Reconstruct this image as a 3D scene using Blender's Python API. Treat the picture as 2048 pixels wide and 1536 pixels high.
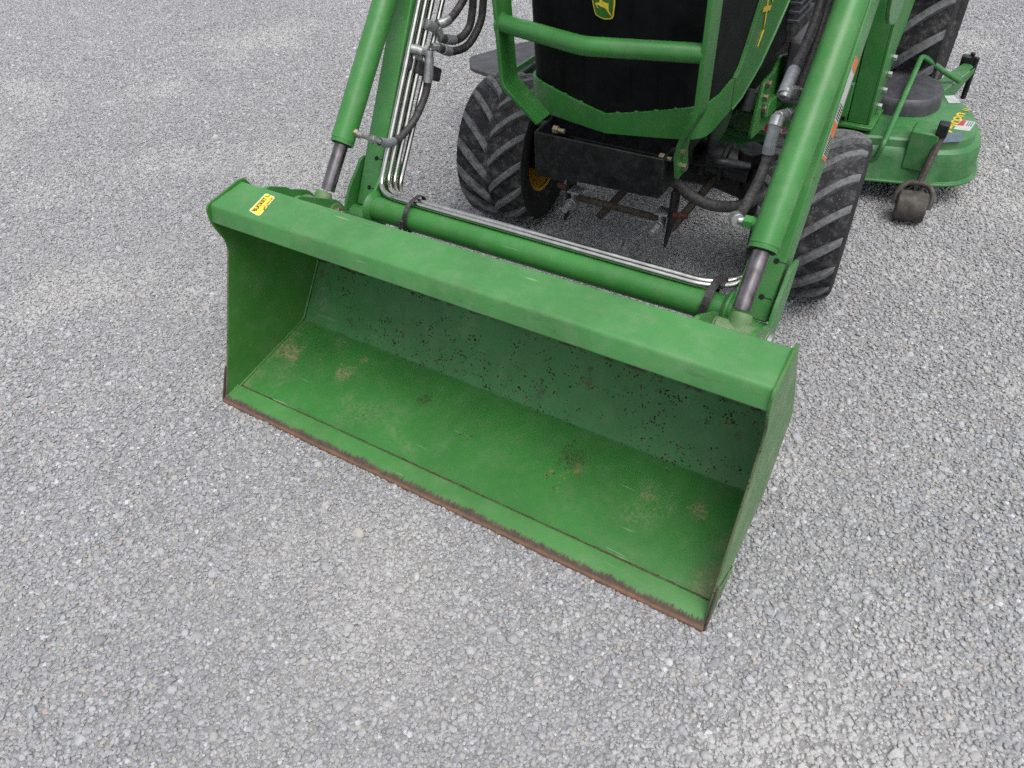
import bpy, bmesh, math, random
import numpy as np
from mathutils import Vector, Matrix

for o in list(bpy.data.objects):
    bpy.data.objects.remove(o)
S = bpy.context.scene
COL = S.collection
rad = math.radians
random.seed(7)

# ------------------------------------------------------------------ camera
CAM = (0.7581, -0.7634, 1.2757)
YAW, PITCH, ROLL = 0.59746, 0.74312, -0.06887
def cam_axes(yaw, pitch, roll):
    cy, sy, cp, sp = math.cos(yaw), math.sin(yaw), math.cos(pitch), math.sin(pitch)
    f = Vector((-sy*cp, cy*cp, -sp)); r = Vector((cy, sy, 0)); u = r.cross(f)
    cr, sr = math.cos(roll), math.sin(roll)
    return cr*r + sr*u, -sr*r + cr*u, f
_r, _u, _f = cam_axes(YAW, PITCH, ROLL)
cd = bpy.data.cameras.new('camera')
cd.sensor_width = 36.0; cd.lens = 26.773; cd.clip_start = 0.02; cd.clip_end = 500
cam = bpy.data.objects.new('camera', cd); COL.objects.link(cam)
M = Matrix.Identity(4)
for i in range(3):
    M[i][0], M[i][1], M[i][2], M[i][3] = _r[i], _u[i], -_f[i], CAM[i]
cam.matrix_world = M
cd.dof.use_dof = True; cd.dof.focus_distance = 2.05; cd.dof.aperture_fstop = 7.0
S.camera = cam

# ------------------------------------------------------------------ world, sun, exposure
SUN_EL, SUN_AZ = rad(68), rad(118)         # azimuth measured from +Y towards +X
w = bpy.data.worlds.new('World'); S.world = w; w.use_nodes = True
nt = w.node_tree; nt.nodes.clear()
sky = nt.nodes.new('ShaderNodeTexSky'); sky.sky_type = 'NISHITA'; sky.sun_disc = False
sky.sun_elevation = SUN_EL; sky.sun_rotation = SUN_AZ; sky.dust_density = 4.0; sky.air_density = 1.0; sky.ozone_density = 1.0
hs = nt.nodes.new('ShaderNodeHueSaturation'); hs.inputs['Saturation'].default_value = 0.32
bg = nt.nodes.new('ShaderNodeBackground'); bg.inputs['Strength'].default_value = 0.15
wo = nt.nodes.new('ShaderNodeOutputWorld')
nt.links.new(sky.outputs[0], hs.inputs['Color']); nt.links.new(hs.outputs[0], bg.inputs['Color']); nt.links.new(bg.outputs[0], wo.inputs['Surface'])
sl = bpy.data.lights.new('sun', 'SUN'); sl.energy = 1.0; sl.angle = rad(45); sl.color = (1.0, 0.985, 0.965)
so = bpy.data.objects.new('sun', sl); COL.objects.link(so)
sd = Vector((math.sin(SUN_AZ)*math.cos(SUN_EL), math.cos(SUN_AZ)*math.cos(SUN_EL), math.sin(SUN_EL)))
so.rotation_euler = (-sd).to_track_quat('-Z', 'Y').to_euler(); so.location = sd*20
S.view_settings.view_transform = 'Standard'; S.view_settings.look = 'None'
S.view_settings.exposure = 0.55; S.view_settings.gamma = 1.0; S.view_settings.use_curve_mapping = False
S.render.engine = 'CYCLES'
S.cycles.use_denoising = False
S.cycles.denoiser = 'OPENIMAGEDENOISE'
S.cycles.max_bounces = 8
S.cycles.use_adaptive_sampling = False

# ------------------------------------------------------------------ materials
class NT:
    def __init__(s, name):
        s.m = bpy.data.materials.new(name); s.m.use_nodes = True
        s.t = s.m.node_tree; s.t.nodes.clear()
        s.out = s.n('ShaderNodeOutputMaterial'); s.b = s.n('ShaderNodeBsdfPrincipled')
        s.l(s.b.outputs[0], s.out.inputs['Surface'])
        s.tc = s.n('ShaderNodeTexCoord')
    def n(s, t, **k):
        x = s.t.nodes.new(t)
        for a, v in k.items(): setattr(x, a, v)
        return x
    def l(s, a, b): s.t.links.new(a, b)
    def set(s, sock, v):
        if hasattr(v, 'is_output') or isinstance(v, bpy.types.NodeSocket): s.l(v, sock)
        else: sock.default_value = v
    def co(s, scale=(1, 1, 1), rot=(0, 0, 0), loc=(0, 0, 0)):
        m = s.n('ShaderNodeMapping'); s.l(s.tc.outputs['Object'], m.inputs['Vector'])
        m.inputs['Scale'].default_value = scale; m.inputs['Rotation'].default_value = rot; m.inputs['Location'].default_value = loc
        return m.outputs[0]
    def noise(s, scale, detail=4, rough=.55, vec=None, dist=0):
        x = s.n('ShaderNodeTexNoise'); s.l(vec or s.tc.outputs['Object'], x.inputs['Vector'])
        x.inputs['Scale'].default_value = scale; x.inputs['Detail'].default_value = detail; x.inputs['Roughness'].default_value = rough
        x.inputs['Distortion'].default_value = dist
        return x.outputs['Fac']
    def voro(s, scale, feature='F1', vec=None, out='Distance', rnd=1.0):
        x = s.n('ShaderNodeTexVoronoi', feature=feature); s.l(vec or s.tc.outputs['Object'], x.inputs['Vector'])
        x.inputs['Scale'].default_value = scale; x.inputs['Randomness'].default_value = rnd
        return x.outputs[out]
    def ramp(s, f, a, b, va=0.0, vb=1.0):
        x = s.n('ShaderNodeMapRange'); x.interpolation_type = 'SMOOTHSTEP'
        s.set(x.inputs['Value'], f)
        x.inputs['From Min'].default_value = a; x.inputs['From Max'].default_value = b
        x.inputs['To Min'].default_value = va; x.inputs['To Max'].default_value = vb
        return x.outputs[0]
    def math(s, op, a, b=0.0):
        x = s.n('ShaderNodeMath', operation=op); s.set(x.inputs[0], a); s.set(x.inputs[1], b)
        return x.outputs[0]
    def mix(s, f, a, b, mode='MIX'):
        x = s.n('ShaderNodeMix', data_type='RGBA', blend_type=mode)
        s.set(x.inputs[0], f); s.set(x.inputs[6], a if not isinstance(a, tuple) else (*a, 1)); s.set(x.inputs[7], b if not isinstance(b, tuple) else (*b, 1))
        return x.outputs[2]
    def axis(s, k):
        x = s.n('ShaderNodeSeparateXYZ'); s.l(s.tc.outputs['Object'], x.inputs[0]); return x.outputs[k]
    def bump(s, h, strength=.2, dist=.002):
        x = s.n('ShaderNodeBump'); x.inputs['Strength'].default_value = strength; x.inputs['Distance'].default_value = dist
        s.set(x.inputs['Height'], h); s.l(x.outputs[0], s.b.inputs['Normal']); return x
    def fin(s, col, rough=.5, metal=0.0, spec=.5, coat=0.0):
        s.set(s.b.inputs['Base Color'], col if not isinstance(col, tuple) else (*col, 1))
        s.set(s.b.inputs['Roughness'], rough); s.set(s.b.inputs['Metallic'], metal)
        s.b.inputs['Specular IOR Level'].default_value = spec
        s.b.inputs['Coat Weight'].default_value = coat; s.b.inputs['Coat Roughness'].default_value = .25
        return s.m

DUST = (.33, .30, .25)
RUST = (.085, .036, .018)
TAN = (.27, .215, .135); DRUST = (.040, .026, .019); RRUST = (.085, .034, .020)
GREEN = (.040, .190, .040)
def paint(name, base=GREEN, dust=.25, chips=.0, chip_scale=130, patches=0.0, scr=.25, rough=.38, chip_lo=.58, orange=0.0, wear=None, corner=0.0, spots=None, line=None, scrape=0.0, spec=.45, lip=False):
    t = NT(name)
    v = t.ramp(t.noise(5, 5), .3, .7)
    c = t.mix(v, tuple(x*.86 for x in base), tuple(x*1.1 for x in base))
    d = t.math('MULTIPLY', t.ramp(t.noise(23, 8, .7), .40, .80), dust)
    c = t.mix(d, c, DUST)
    if scr:
        for rot, sc in (((.3, .2, .9), 1.0), ((1.2, .5, -.6), 1.3)):
            s_ = t.ramp(t.noise(60*sc, 3, .6, t.co((.07, 2.2, 2.2), rot)), .67, .74)
            s_ = t.math('MULTIPLY', s_, t.math('MULTIPLY', t.ramp(t.noise(7, 3, .5, t.co(loc=(3, 1, 2))), .5, .62), scr))
            c = t.mix(s_, c, (.33, .42, .27))
    if scrape:
        sc_ = t.ramp(t.noise(95, 4, .65, t.co((1.6, .05, .05), (0, 0, .12))), .60, .72)
        sc_ = t.math('MULTIPLY', sc_, t.ramp(t.noise(5, 4, .6, t.co(loc=(9, 4, 2))), .48, .66, 0, scrape))
        c = t.mix(sc_, c, (.20, .26, .15))
    if patches:
        p = t.ramp(t.noise(6.5, 3, .5, t.co(loc=(7.3, 2.1, 4.0))), .58, .72)
        g = t.ramp(t.noise(150, 3, .65), .40, .62)
        c = t.mix(t.math('MULTIPLY', t.math('MULTIPLY', p, g), patches), c, (.36, .31, .22))
    if corner:
        e = t.ramp(t.math('ADD', t.math('ABSOLUTE', t.axis(0)), t.math('MULTIPLY', t.math('SUBTRACT', t.noise(9, 6, .7), .5), .24)), .575, .64)
        g = t.ramp(t.noise(90, 5, .7), .36, .62, .25, 1)
        c = t.mix(t.math('MULTIPLY', t.math('MULTIPLY', e, g), corner), c, (.25, .20, .125))
    for (sx, sa, ax_, sr, col, amt, frq) in (spots or []):
        dx = t.math('SUBTRACT', t.axis(0), sx); da = t.math('SUBTRACT', t.axis(ax_), sa)
        dd_ = t.math('SQRT', t.math('ADD', t.math('MULTIPLY', dx, dx), t.math('MULTIPLY', da, da)))
        dd_ = t.math('ADD', dd_, t.math('MULTIPLY', t.math('SUBTRACT', t.noise(frq, 8, .8), .5), sr*5.0))
        c = t.mix(t.math('MULTIPLY', t.math('MULTIPLY', t.ramp(dd_, sr, sr*.3), t.ramp(t.noise(frq*5, 4, .8), .46, .58, .12, 1)), amt), c, col)
    if line is not None:
        dz = t.math('ABSOLUTE', t.math('SUBTRACT', t.axis(2), t.math('ADD', line, t.math('MULTIPLY', t.math('SUBTRACT', t.noise(40, 4), .5), .008))))
        c = t.mix(t.math('MULTIPLY', t.ramp(dz, .0040, .0010), t.ramp(t.noise(26, 5, .7), .46, .60)), c, (.045, .028, .018))
    r = rough
    if chips:
        dd = t.voro(chip_scale, vec=t.mixvec() if False else None)
        size = t.ramp(t.noise(chip_scale*.31, 2, .5), .35, .75, .08, .50)
        m1 = t.math('LESS_THAN', t.math('ADD', dd, t.math('MULTIPLY', t.noise(chip_scale*5, 2), .25)), t.math('ADD', size, .10))
        mask = t.ramp(t.noise(8.5, 4, .6, t.co(loc=(1.7, 5.5, .4))), chip_lo, chip_lo+.08)
        m1 = t.math('MULTIPLY', t.math('MULTIPLY', m1, mask), chips)
        fine = t.math('LESS_THAN', t.math('ADD', t.voro(chip_scale*2.6), t.math('MULTIPLY', t.noise(chip_scale*9, 2), .2)), t.ramp(t.noise(17, 4, .7, t.co(loc=(5, 3, 1))), .50, .72, .05, .40))
        m1 = t.math('MAXIMUM', m1, t.math('MULTIPLY', t.math('MULTIPLY', fine, t.ramp(mask, 0, 1, .15, 1)), chips))
        big = t.ramp(t.noise(22, 6, .68, t.co(loc=(.37, 9.2, 3.3))), .685, .70)
        m1 = t.math('MAXIMUM', m1, t.math('MULTIPLY', big, chips))
        rc = t.mix(t.ramp(t.noise(60, 3), .48, .62), (.020, .014, .012), (.095, .038, .020))
        if orange: rc = t.mix(t.ramp(t.noise(19, 2, .5, t.co(loc=(2, 2, 8))), .55, .62, 0, orange), rc, (.42, .17, .03))
        c = t.mix(m1, c, rc)
        r = t.mix(m1, (rough,)*3, (.85,)*3)
    if wear:
        f = wear(t)
        rc_ = t.mix(t.ramp(t.noise(70, 6, .75), .35, .65), (.050, .036, .030), (.090, .058, .042))
        if lip: rc_ = t.mix(t.ramp(t.math('ADD', t.axis(1), t.math('MULTIPLY', t.noise(60, 4), .006)), -.002, -.007), rc_, t.mix(t.ramp(t.noise(45, 5, .7), .4, .7), (.12, .075, .050), (.20, .095, .05)))
        c = t.mix(f, c, rc_)
        r = t.mix(f, (rough,)*3 if not chips else r, (.8,)*3)
    t.bump(t.math('ADD', t.noise(240, 3), t.math('MULTIPLY', t.noise(14, 3), 3.0)), .10, .0015)
    return t.fin(c, r, 0, spec)

def simple(name, base, rough=.5, metal=0.0, var=.15, scale=40, dust=0.0, bump=.06, coat=0.0, spec=.5):
    t = NT(name)
    c = t.mix(t.ramp(t.noise(scale, 5), .3, .7), tuple(x*(1-var) for x in base), tuple(min(1, x*(1+var)) for x in base))
    if dust: c = t.mix(t.math('MULTIPLY', t.ramp(t.noise(scale*1.7, 7, .7, t.co(loc=(4, 4, 1))), .42, .75), dust), c, (.30, .29, .27))
    rr = t.ramp(t.noise(scale*.6, 4), .3, .7, max(0.02, rough-.08), min(1, rough+.08))
    if bump: t.bump(t.noise(scale*8, 3), bump, .001)
    return t.fin(c, rr, metal, spec, coat)

def bucket_edge_wear(t):
    y = t.axis(1)
    n = t.math('ADD', t.noise(330, 4, .8, t.co((1, .16, .16))), t.math('MULTIPLY', t.noise(13, 4, .65, t.co((1, .1, .1))), .8))
    return t.ramp(t.math('ADD', y, t.math('MULTIPLY', t.math('SUBTRACT', n, .9), -.034)), .0060, -.0010)
def weld_wear(t):
    y = t.axis(1)
    n = t.noise(55, 6, .75)
    a = t.ramp(t.math('ABSOLUTE', t.math('SUBTRACT', t.math('SUBTRACT', y, .0455), t.math('MULTIPLY', t.math('SUBTRACT', n, .5), .014))), .0050, .0024)
    return t.math('MULTIPLY', a, t.ramp(t.noise(30, 3), .30, .5, .55, 1))
def side_front_wear(t):
    y, z = t.axis(1), t.axis(2)
    # distance behind the plate's front edge, broken by noise
    e = t.math('SUBTRACT', y, t.math('ADD', t.math('MULTIPLY', z, .394), -.004))
    n = t.math('MULTIPLY', t.math('SUBTRACT', t.noise(60, 6, .7), .5), .010)
    return t.math('MULTIPLY', t.ramp(t.math('ADD', e, n), .0065, .0045), t.ramp(z, .36, .33))
def beam_wear(t):
    n = t.noise(30, 8, .75, t.co((.25, 1, 1)))
    e = t.ramp(t.math('ABSOLUTE', t.math('SUBTRACT', t.axis(1), .139)), .020, .002, .25, 1)
    return t.math('MULTIPLY', t.math('MULTIPLY', t.ramp(n, .55, .70), e), .50)

P_ARM = paint('green loader paint', dust=.16, scr=.30, rough=.36, chips=.8, chip_lo=.68)
P_BEAM = paint('scuffed green bucket paint', (.056, .212, .056), dust=.18, scr=.9, rough=.52, wear=beam_wear)
P_FLOOR = paint('worn green bucket floor paint', (.038, .168, .034), dust=.12, chips=.9, chip_lo=.60, patches=.18, scr=.6, rough=.38, orange=.8, wear=weld_wear, corner=.8, scrape=.22, spots=[(-.575, .185, 1, .040, TAN, .9, 22), (-.393, .193, 1, .030, TAN, .8, 30), (-.372, .243, 1, .013, TAN, .8, 50), (-.155, .212, 1, .022, DRUST, .8, 45), (.235, .215, 1, .040, DRUST, .9, 60), (.262, .190, 1, .011, (.30, .13, .03), .75, 110), (.528, .214, 1, .024, TAN, .85, 40), (.42, .197, 1, .02, TAN, .6, 50), (-.47, .272, 1, .02, TAN, .6, 40)])
P_BACK = paint('speckled green bucket back paint', (.044, .165, .050), dust=.12, chips=1.0, chip_scale=160, chip_lo=.45, patches=.15, scr=.35, rough=.52, spec=.28, line=.178, spots=[(.197, .150, 2, .0085, DRUST, 1, 60), (.204, .127, 2, .0100, RRUST, 1, 60), (.544, .129, 2, .010, RRUST, .9, 60), (-.60, .150, 2, .014, RRUST, .8, 40), (.10, .080, 2, .016, DRUST, .75, 60), (-.098, .122, 2, .006, DRUST, .8, 60), (-.58, .10, 2, .03, (.22, .25, .18), .5, 30)])
P_SIDE = paint('green bucket side paint', (.040, .160, .026), dust=.14, scr=.25, rough=.45, wear=side_front_wear, patches=.2)
P_EDGE = paint('rusty cutting edge', (.044, .182, .036), dust=.14, scr=1.2, rough=.45, wear=bucket_edge_wear, lip=True)
P_SCUFF_SHEEN = paint('scuffed green side with painted sky sheen', (.075, .185, .060), dust=.50, scr=.9, rough=.50)  # scuffs and dust, plus grazing sky reflection put into the pale colour
P_RUSTEDGE = paint('rusted plate edge', (.075, .095, .045), dust=.3, scr=0, rough=.8, chips=1, chip_lo=.4)
P_WEARPL = paint('worn corner plate', (.06, .16, .045), dust=.5, scr=.6, rough=.55, chips=1, chip_lo=.5, wear=side_front_wear)
P_TRACTOR = paint('green tractor paint', (.032, .158, .032), dust=.12, scr=.25, rough=.33)
P_DECK = paint('green deck paint', (.036, .168, .044), dust=.24, scr=.3, rough=.42)
P_PIN = paint('dull green pin boss', (.08, .19, .055), dust=.6, scr=.3, rough=.6, chips=.9, chip_lo=.6)
M_RUSTY = simple('brown rusty steel', (.070, .055, .042), .75, .3, .45, 60)
M_ROLL = simple('dark worn roller steel', (.058, .050, .043), .7, .2, .4, 45, dust=.15)
M_REDRUST = simple('red rusted pin', (.085, .026, .017), .8, .2, .3, 80)
M_BLACK = simple('black frame paint', (.0075, .008, .0095), .40, 0, .3, 30, dust=.06, spec=.35)
M_PLASTIC = simple('black grille plastic', (.0060, .0062, .0072), .48, 0, .25, 12, dust=.015, spec=.07)
M_GREYPL = simple('grey black plastic', (.045, .046, .054), .5, 0, .15, 25, dust=.12)
M_STEEL = simple('bright steel line', (.56, .55, .52), .30, 1.0, .10, 60, bump=.03)
M_ROD = simple('chromed rod', (.165, .150, .155), .24, 1.0, .45, 30, bump=.03)
M_ZINC = simple('zinc fitting', (.34, .345, .35), .45, .7, .2, 70)
M_BRASS = simple('yellow zinc bolt', (.27, .23, .15), .45, .8, .25, 90)
M_SLEEVE = simple('grey hose sleeve', (.20, .215, .23), .5, .2, .15, 60)
M_HOSE = simple('black rubber hose', (.030, .027, .028), .6, 0, .3, 60, dust=.2)
M_YELLOW = simple('yellow rim paint', (.62, .32, .008), .45, 0, .15, 20, dust=.12)
M_STICK = simple('yellow sticker', (.80, .62, .05), .5, 0, .06, 30)
M_STICKW = simple('white sticker edge', (.72, .74, .52), .5, 0, .06, 30)
M_INK = simple('faded black print', (.035, .03, .015), .7, 0, .5, 300)
M_GOLD = simple('yellow decal', (.62, .45, .04), .45, 0, .1, 40)
M_DECALG = simple('green emblem field', (.03, .115, .018), .35, 0, .1, 40)
M_WHITE = simple('white decal', (.48, .48, .47), .5, 0, .1, 40, dust=.15)
M_ORANGE = simple('orange decal', (.55, .14, .02), .5, 0, .12, 40)
M_RED = simple('red decal', (.40, .05, .05), .5, 0, .12, 40)
M_GREYDEC = simple('grey faded decal', (.42, .45, .45), .5, 0, .2, 60)
M_DARKDEC = simple('dark blue grey decal', (.10, .13, .17), .5, 0, .15, 60)
M_GAP = simple('black hole shade and seal', (.006, .006, .006), .9, 0, 0, 10, bump=0)  # near-black: shade inside holes put into the colour; also the wiper seals
def rubber(name, base, dustc, lo, hi, amt):
    t = NT(name)
    c = t.mix(t.ramp(t.noise(18, 4), .3, .7), tuple(x*.75 for x in base), tuple(x*1.25 for x in base))
    d = t.math('MULTIPLY', t.ramp(t.noise(34, 9, .78), lo, hi), amt)
    c = t.mix(d, c, dustc)
    d2 = t.ramp(t.voro(120, 'F1'), .22, .12)
    c = t.mix(t.math('MULTIPLY', t.math('MULTIPLY', d2, t.ramp(t.noise(15, 3), .45, .6)), amt*.9), c, tuple(x*1.25 for x in dustc))
    t.bump(t.noise(200, 4, .7), .35, .0015)
    return t.fin(c, .85, 0, .35)
M_TYRE = rubber('dusty tyre carcass', (.018, .017, .019), (.19, .19, .19), .45, .70, .58)
M_LUG = rubber('dusty tyre lug', (.040, .040, .042), (.20, .205, .21), .30, .62, .75)
M_SIDEW = rubber('black tyre sidewall', (.016, .015, .016), (.13, .13, .13), .50, .80, .35)

# ------------------------------------------------------------------ mesh helpers
def link(name, me, mats, parent=None, smooth=None, bevel=0.0, seg=2, kind=None):
    o = bpy.data.objects.new(name, me); COL.objects.link(o)
    for m in (mats if isinstance(mats, (list, tuple)) else [mats]): me.materials.append(m)
    if smooth is not None:
        me.polygons.foreach_set('use_smooth', [True]*len(me.polygons)); me.set_sharp_from_angle(angle=rad(smooth))
    if bevel:
        b = o.modifiers.new('bevel', 'BEVEL'); b.width = bevel; b.segments = seg; b.limit_method = 'ANGLE'; b.angle_limit = rad(35); b.harden_normals = False
        me.polygons.foreach_set('use_smooth', [True]*len(me.polygons)); me.set_sharp_from_angle(angle=rad(smooth or 40))
    if parent is not None:
        o.parent = parent
        # meshes are modelled in world metres: cancel the root's offset
        if parent.get('_root'): o.location = -parent.location
    if kind: o['kind'] = kind
    return o
class MB:
    """collects shapes of ONE part and links them as one mesh"""
    def __init__(s): s.v = []; s.f = []
    def add(s, v, f):
        n = len(s.v); s.v += [tuple(map(float, p)) for p in v]; s.f += [[i+n for i in q] for q in f]; return s
    def box(s, c, d, R=None):
        R = R or Matrix.Identity(3); c = Vector(c); vs = []
        for x in (-.5, .5):
            for y in (-.5, .5):
                for z in (-.5, .5): vs.append(c + R @ Vector((x*d[0], y*d[1], z*d[2])))
        return s.add(vs, [(0, 1, 3, 2), (4, 6, 7, 5), (0, 4, 5, 1), (2, 3, 7, 6), (0, 2, 6, 4), (1, 5, 7, 3)])
    def prism(s, poly, fn):
        """poly of 2D points, fn(p, side) -> 3D point"""
        n = len(poly); a = [fn(p, 0) for p in poly]; b = [fn(p, 1) for p in poly]
        f = [list(range(n)), list(range(2*n-1, n-1, -1))] + [[(i+1) % n, i, n+i, n+(i+1) % n] for i in range(n)]
        return s.add(a+b, f)
    def xprism(s, poly, x0, x1): return s.prism(poly, lambda p, k: ((x0, x1)[k], p[0], p[1]))
    def zprism(s, poly, z0, z1): return s.prism(poly, lambda p, k: (p[0], p[1], (z0, z1)[k]))
    def tube(s, path, r, n=12, caps=True, r2=None):
        P = [Vector(p) for p in path]; rs = r if isinstance(r, (list, tuple)) else [r]*len(P)
        T = [(P[min(i+1, len(P)-1)]-P[max(i-1, 0)]).normalized() for i in range(len(P))]
        up = Vector((0, 0, 1)) if abs(T[0].z) < .9 else Vector((1, 0, 0))
        N = (up - T[0]*up.dot(T[0])).normalized(); vs = []
        for i, p in enumerate(P):
            N = (N - T[i]*N.dot(T[i])).normalized(); B = T[i].cross(N)
            for k in range(n):
                a = 2*math.pi*k/n; vs.append(p + (N*math.cos(a)+B*math.sin(a))*rs[i])
        f = [[i*n+k, i*n+(k+1) % n, (i+1)*n+(k+1) % n, (i+1)*n+k] for i in range(len(P)-1) for k in range(n)]
        if caps: f += [list(range(n))[::-1], [(len(P)-1)*n+k for k in range(n)]]
        return s.add(vs, f)
    def cyl(s, a, b, r, n=24, rb=None): return s.tube([a, b], [r, rb if rb is not None else r], n)
    def lathe(s, prof, a, d, n=32, close=False):
        """prof: (offset along d, radius)"""
        d = Vector(d).normalized(); a = Vector(a); up = Vector((0, 0, 1)) if abs(d.z) < .9 else Vector((1, 0, 0))
        N = (up-d*up.dot(d)).normalized(); B = d.cross(N); vs = []
        for k in range(n):
            t = 2*math.pi*k/n; e = N*math.cos(t)+B*math.sin(t)
            for h, r in prof: vs.append(a+d*h+e*r)
        m = len(prof)
        f = [[k*m+i, k*m+i+1, ((k+1) % n)*m+i+1, ((k+1) % n)*m+i] for k in range(n) for i in range(m-1)]
        if close: f += [[k*m+m-1, k*m, ((k+1) % n)*m, ((k+1) % n)*m+m-1] for k in range(n)]
        return s.add(vs, f)
    def hexnut(s, a, b, r): return s.tube([a, b], r, 6)
    def build(s, name, mats, parent=None, smooth=None, bevel=0.0, seg=2, kind=None):
        me = bpy.data.meshes.new(name); me.from_pydata(s.v, [], s.f); me.validate()
        bm = bmesh.new(); bm.from_mesh(me); bmesh.ops.recalc_face_normals(bm, faces=bm.faces); bm.to_mesh(me); bm.free()
        return link(name, me, mats, parent, smooth, bevel, seg, kind)
def curve_pts(pts, n=10):
    P = [Vector(p) for p in pts]; P = [2*P[0]-P[1]]+P+[2*P[-1]-P[-2]]; out = []
    for i in range(1, len(P)-2):
        a, b, c, d = P[i-1:i+3]
        for k in range(n):
            t = k/n
            out.append(.5*((2*b)+(c-a)*t+(2*a-5*b+4*c-d)*t*t+(-a+3*b-3*c+d)*t**3))
    return out+[P[-2]]
def fillet(pts, r, n=6):
    """polyline with rounded corners"""
    P = [Vector(p) for p in pts]; out = [P[0]]
    for i in range(1, len(P)-1):
        a, b, c = P[i-1:i+2]; u = (a-b); v = (c-b); k = min(r, u.length*.49, v.length*.49)
        p, q = b+u.normalized()*k, b+v.normalized()*k
        for j in range(n+1):
            t = j/n; out.append(p*(1-t)**2+b*2*t*(1-t)+q*t*t)
    return out+[P[-1]]
def round_poly(poly, rs, n=5):
    out = []; L = len(poly)
    for i, b in enumerate(poly):
        r = rs[i] if isinstance(rs, (list, tuple)) else rs
        a, c = Vector(poly[i-1]), Vector(poly[(i+1) % L]); b = Vector(b)
        if r <= 0: out.append(tuple(b)); continue
        u, v = a-b, c-b; k = min(r, u.length*.45, v.length*.45); p, q = b+u.normalized()*k, b+v.normalized()*k
        for j in range(n+1):
            t = j/n; out.append(tuple(p*(1-t)**2+b*2*t*(1-t)+q*t*t))
    return out
def root(name, loc, label, cat):
    o = bpy.data.objects.new(name, None); COL.objects.link(o); o.location = loc; o.empty_display_size = .2
    o['label'] = label; o['category'] = cat; o['_root'] = 1
    return o
def text_mesh(name, body, size, origin, ux, uy, mat, parent, extrude=.0004, shear=0.0, stretch=1.0, bold=0.0):
    cu = bpy.data.curves.new(name, 'FONT'); cu.body = body; cu.size = size; cu.extrude = extrude; cu.shear = shear; cu.offset = bold
    tmp = bpy.data.objects.new(name, cu); COL.objects.link(tmp)
    dg = bpy.context.evaluated_depsgraph_get(); me = bpy.data.meshes.new_from_object(tmp.evaluated_get(dg))
    bpy.data.objects.remove(tmp); bpy.data.curves.remove(cu)
    ux, uy = Vector(ux).normalized(), Vector(uy).normalized(); uz = ux.cross(uy)
    for v in me.vertices: v.co = Vector(origin)+ux*v.co.x*stretch+uy*v.co.y+uz*v.co.z
    me.materials.clear()
    return link(name, me, mat, parent)

# ------------------------------------------------------------------ ground
def ground():
    t = NT('grey crushed gravel bed')
    v = t.voro(120, 'F1', out='Color'); sep = t.n('ShaderNodeSeparateColor'); t.l(v, sep.inputs[0])
    big = t.ramp(t.noise(1.3, 5, .6), .35, .7)
    c = t.mix(sep.outputs[0], (.20, .20, .203), (.34, .338, .338))
    c = t.mix(t.math('MULTIPLY', big, .35), c, (.40, .385, .36))
    d = t.voro(120, 'F1')
    t.bump(t.math('SUBTRACT', 1.0, d), 1.0, .006)
    m = t.fin(c, .95, 0, .25)
    g = MB()
    n = 40
    xs = np.linspace(-60, 60, n); ys = np.linspace(-60, 60, n)
    v = [(x, y, -.0068) for y in ys for x in xs]
    f = [(j*n+i, j*n+i+1, (j+1)*n+i+1, (j+1)*n+i) for j in range(n-1) for i in range(n-1)]
    o = g.add(v, f).build('gravel_ground', m, None, kind='structure')
    o['label'] = 'flat yard of grey gravel'
    return o
ground()

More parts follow.
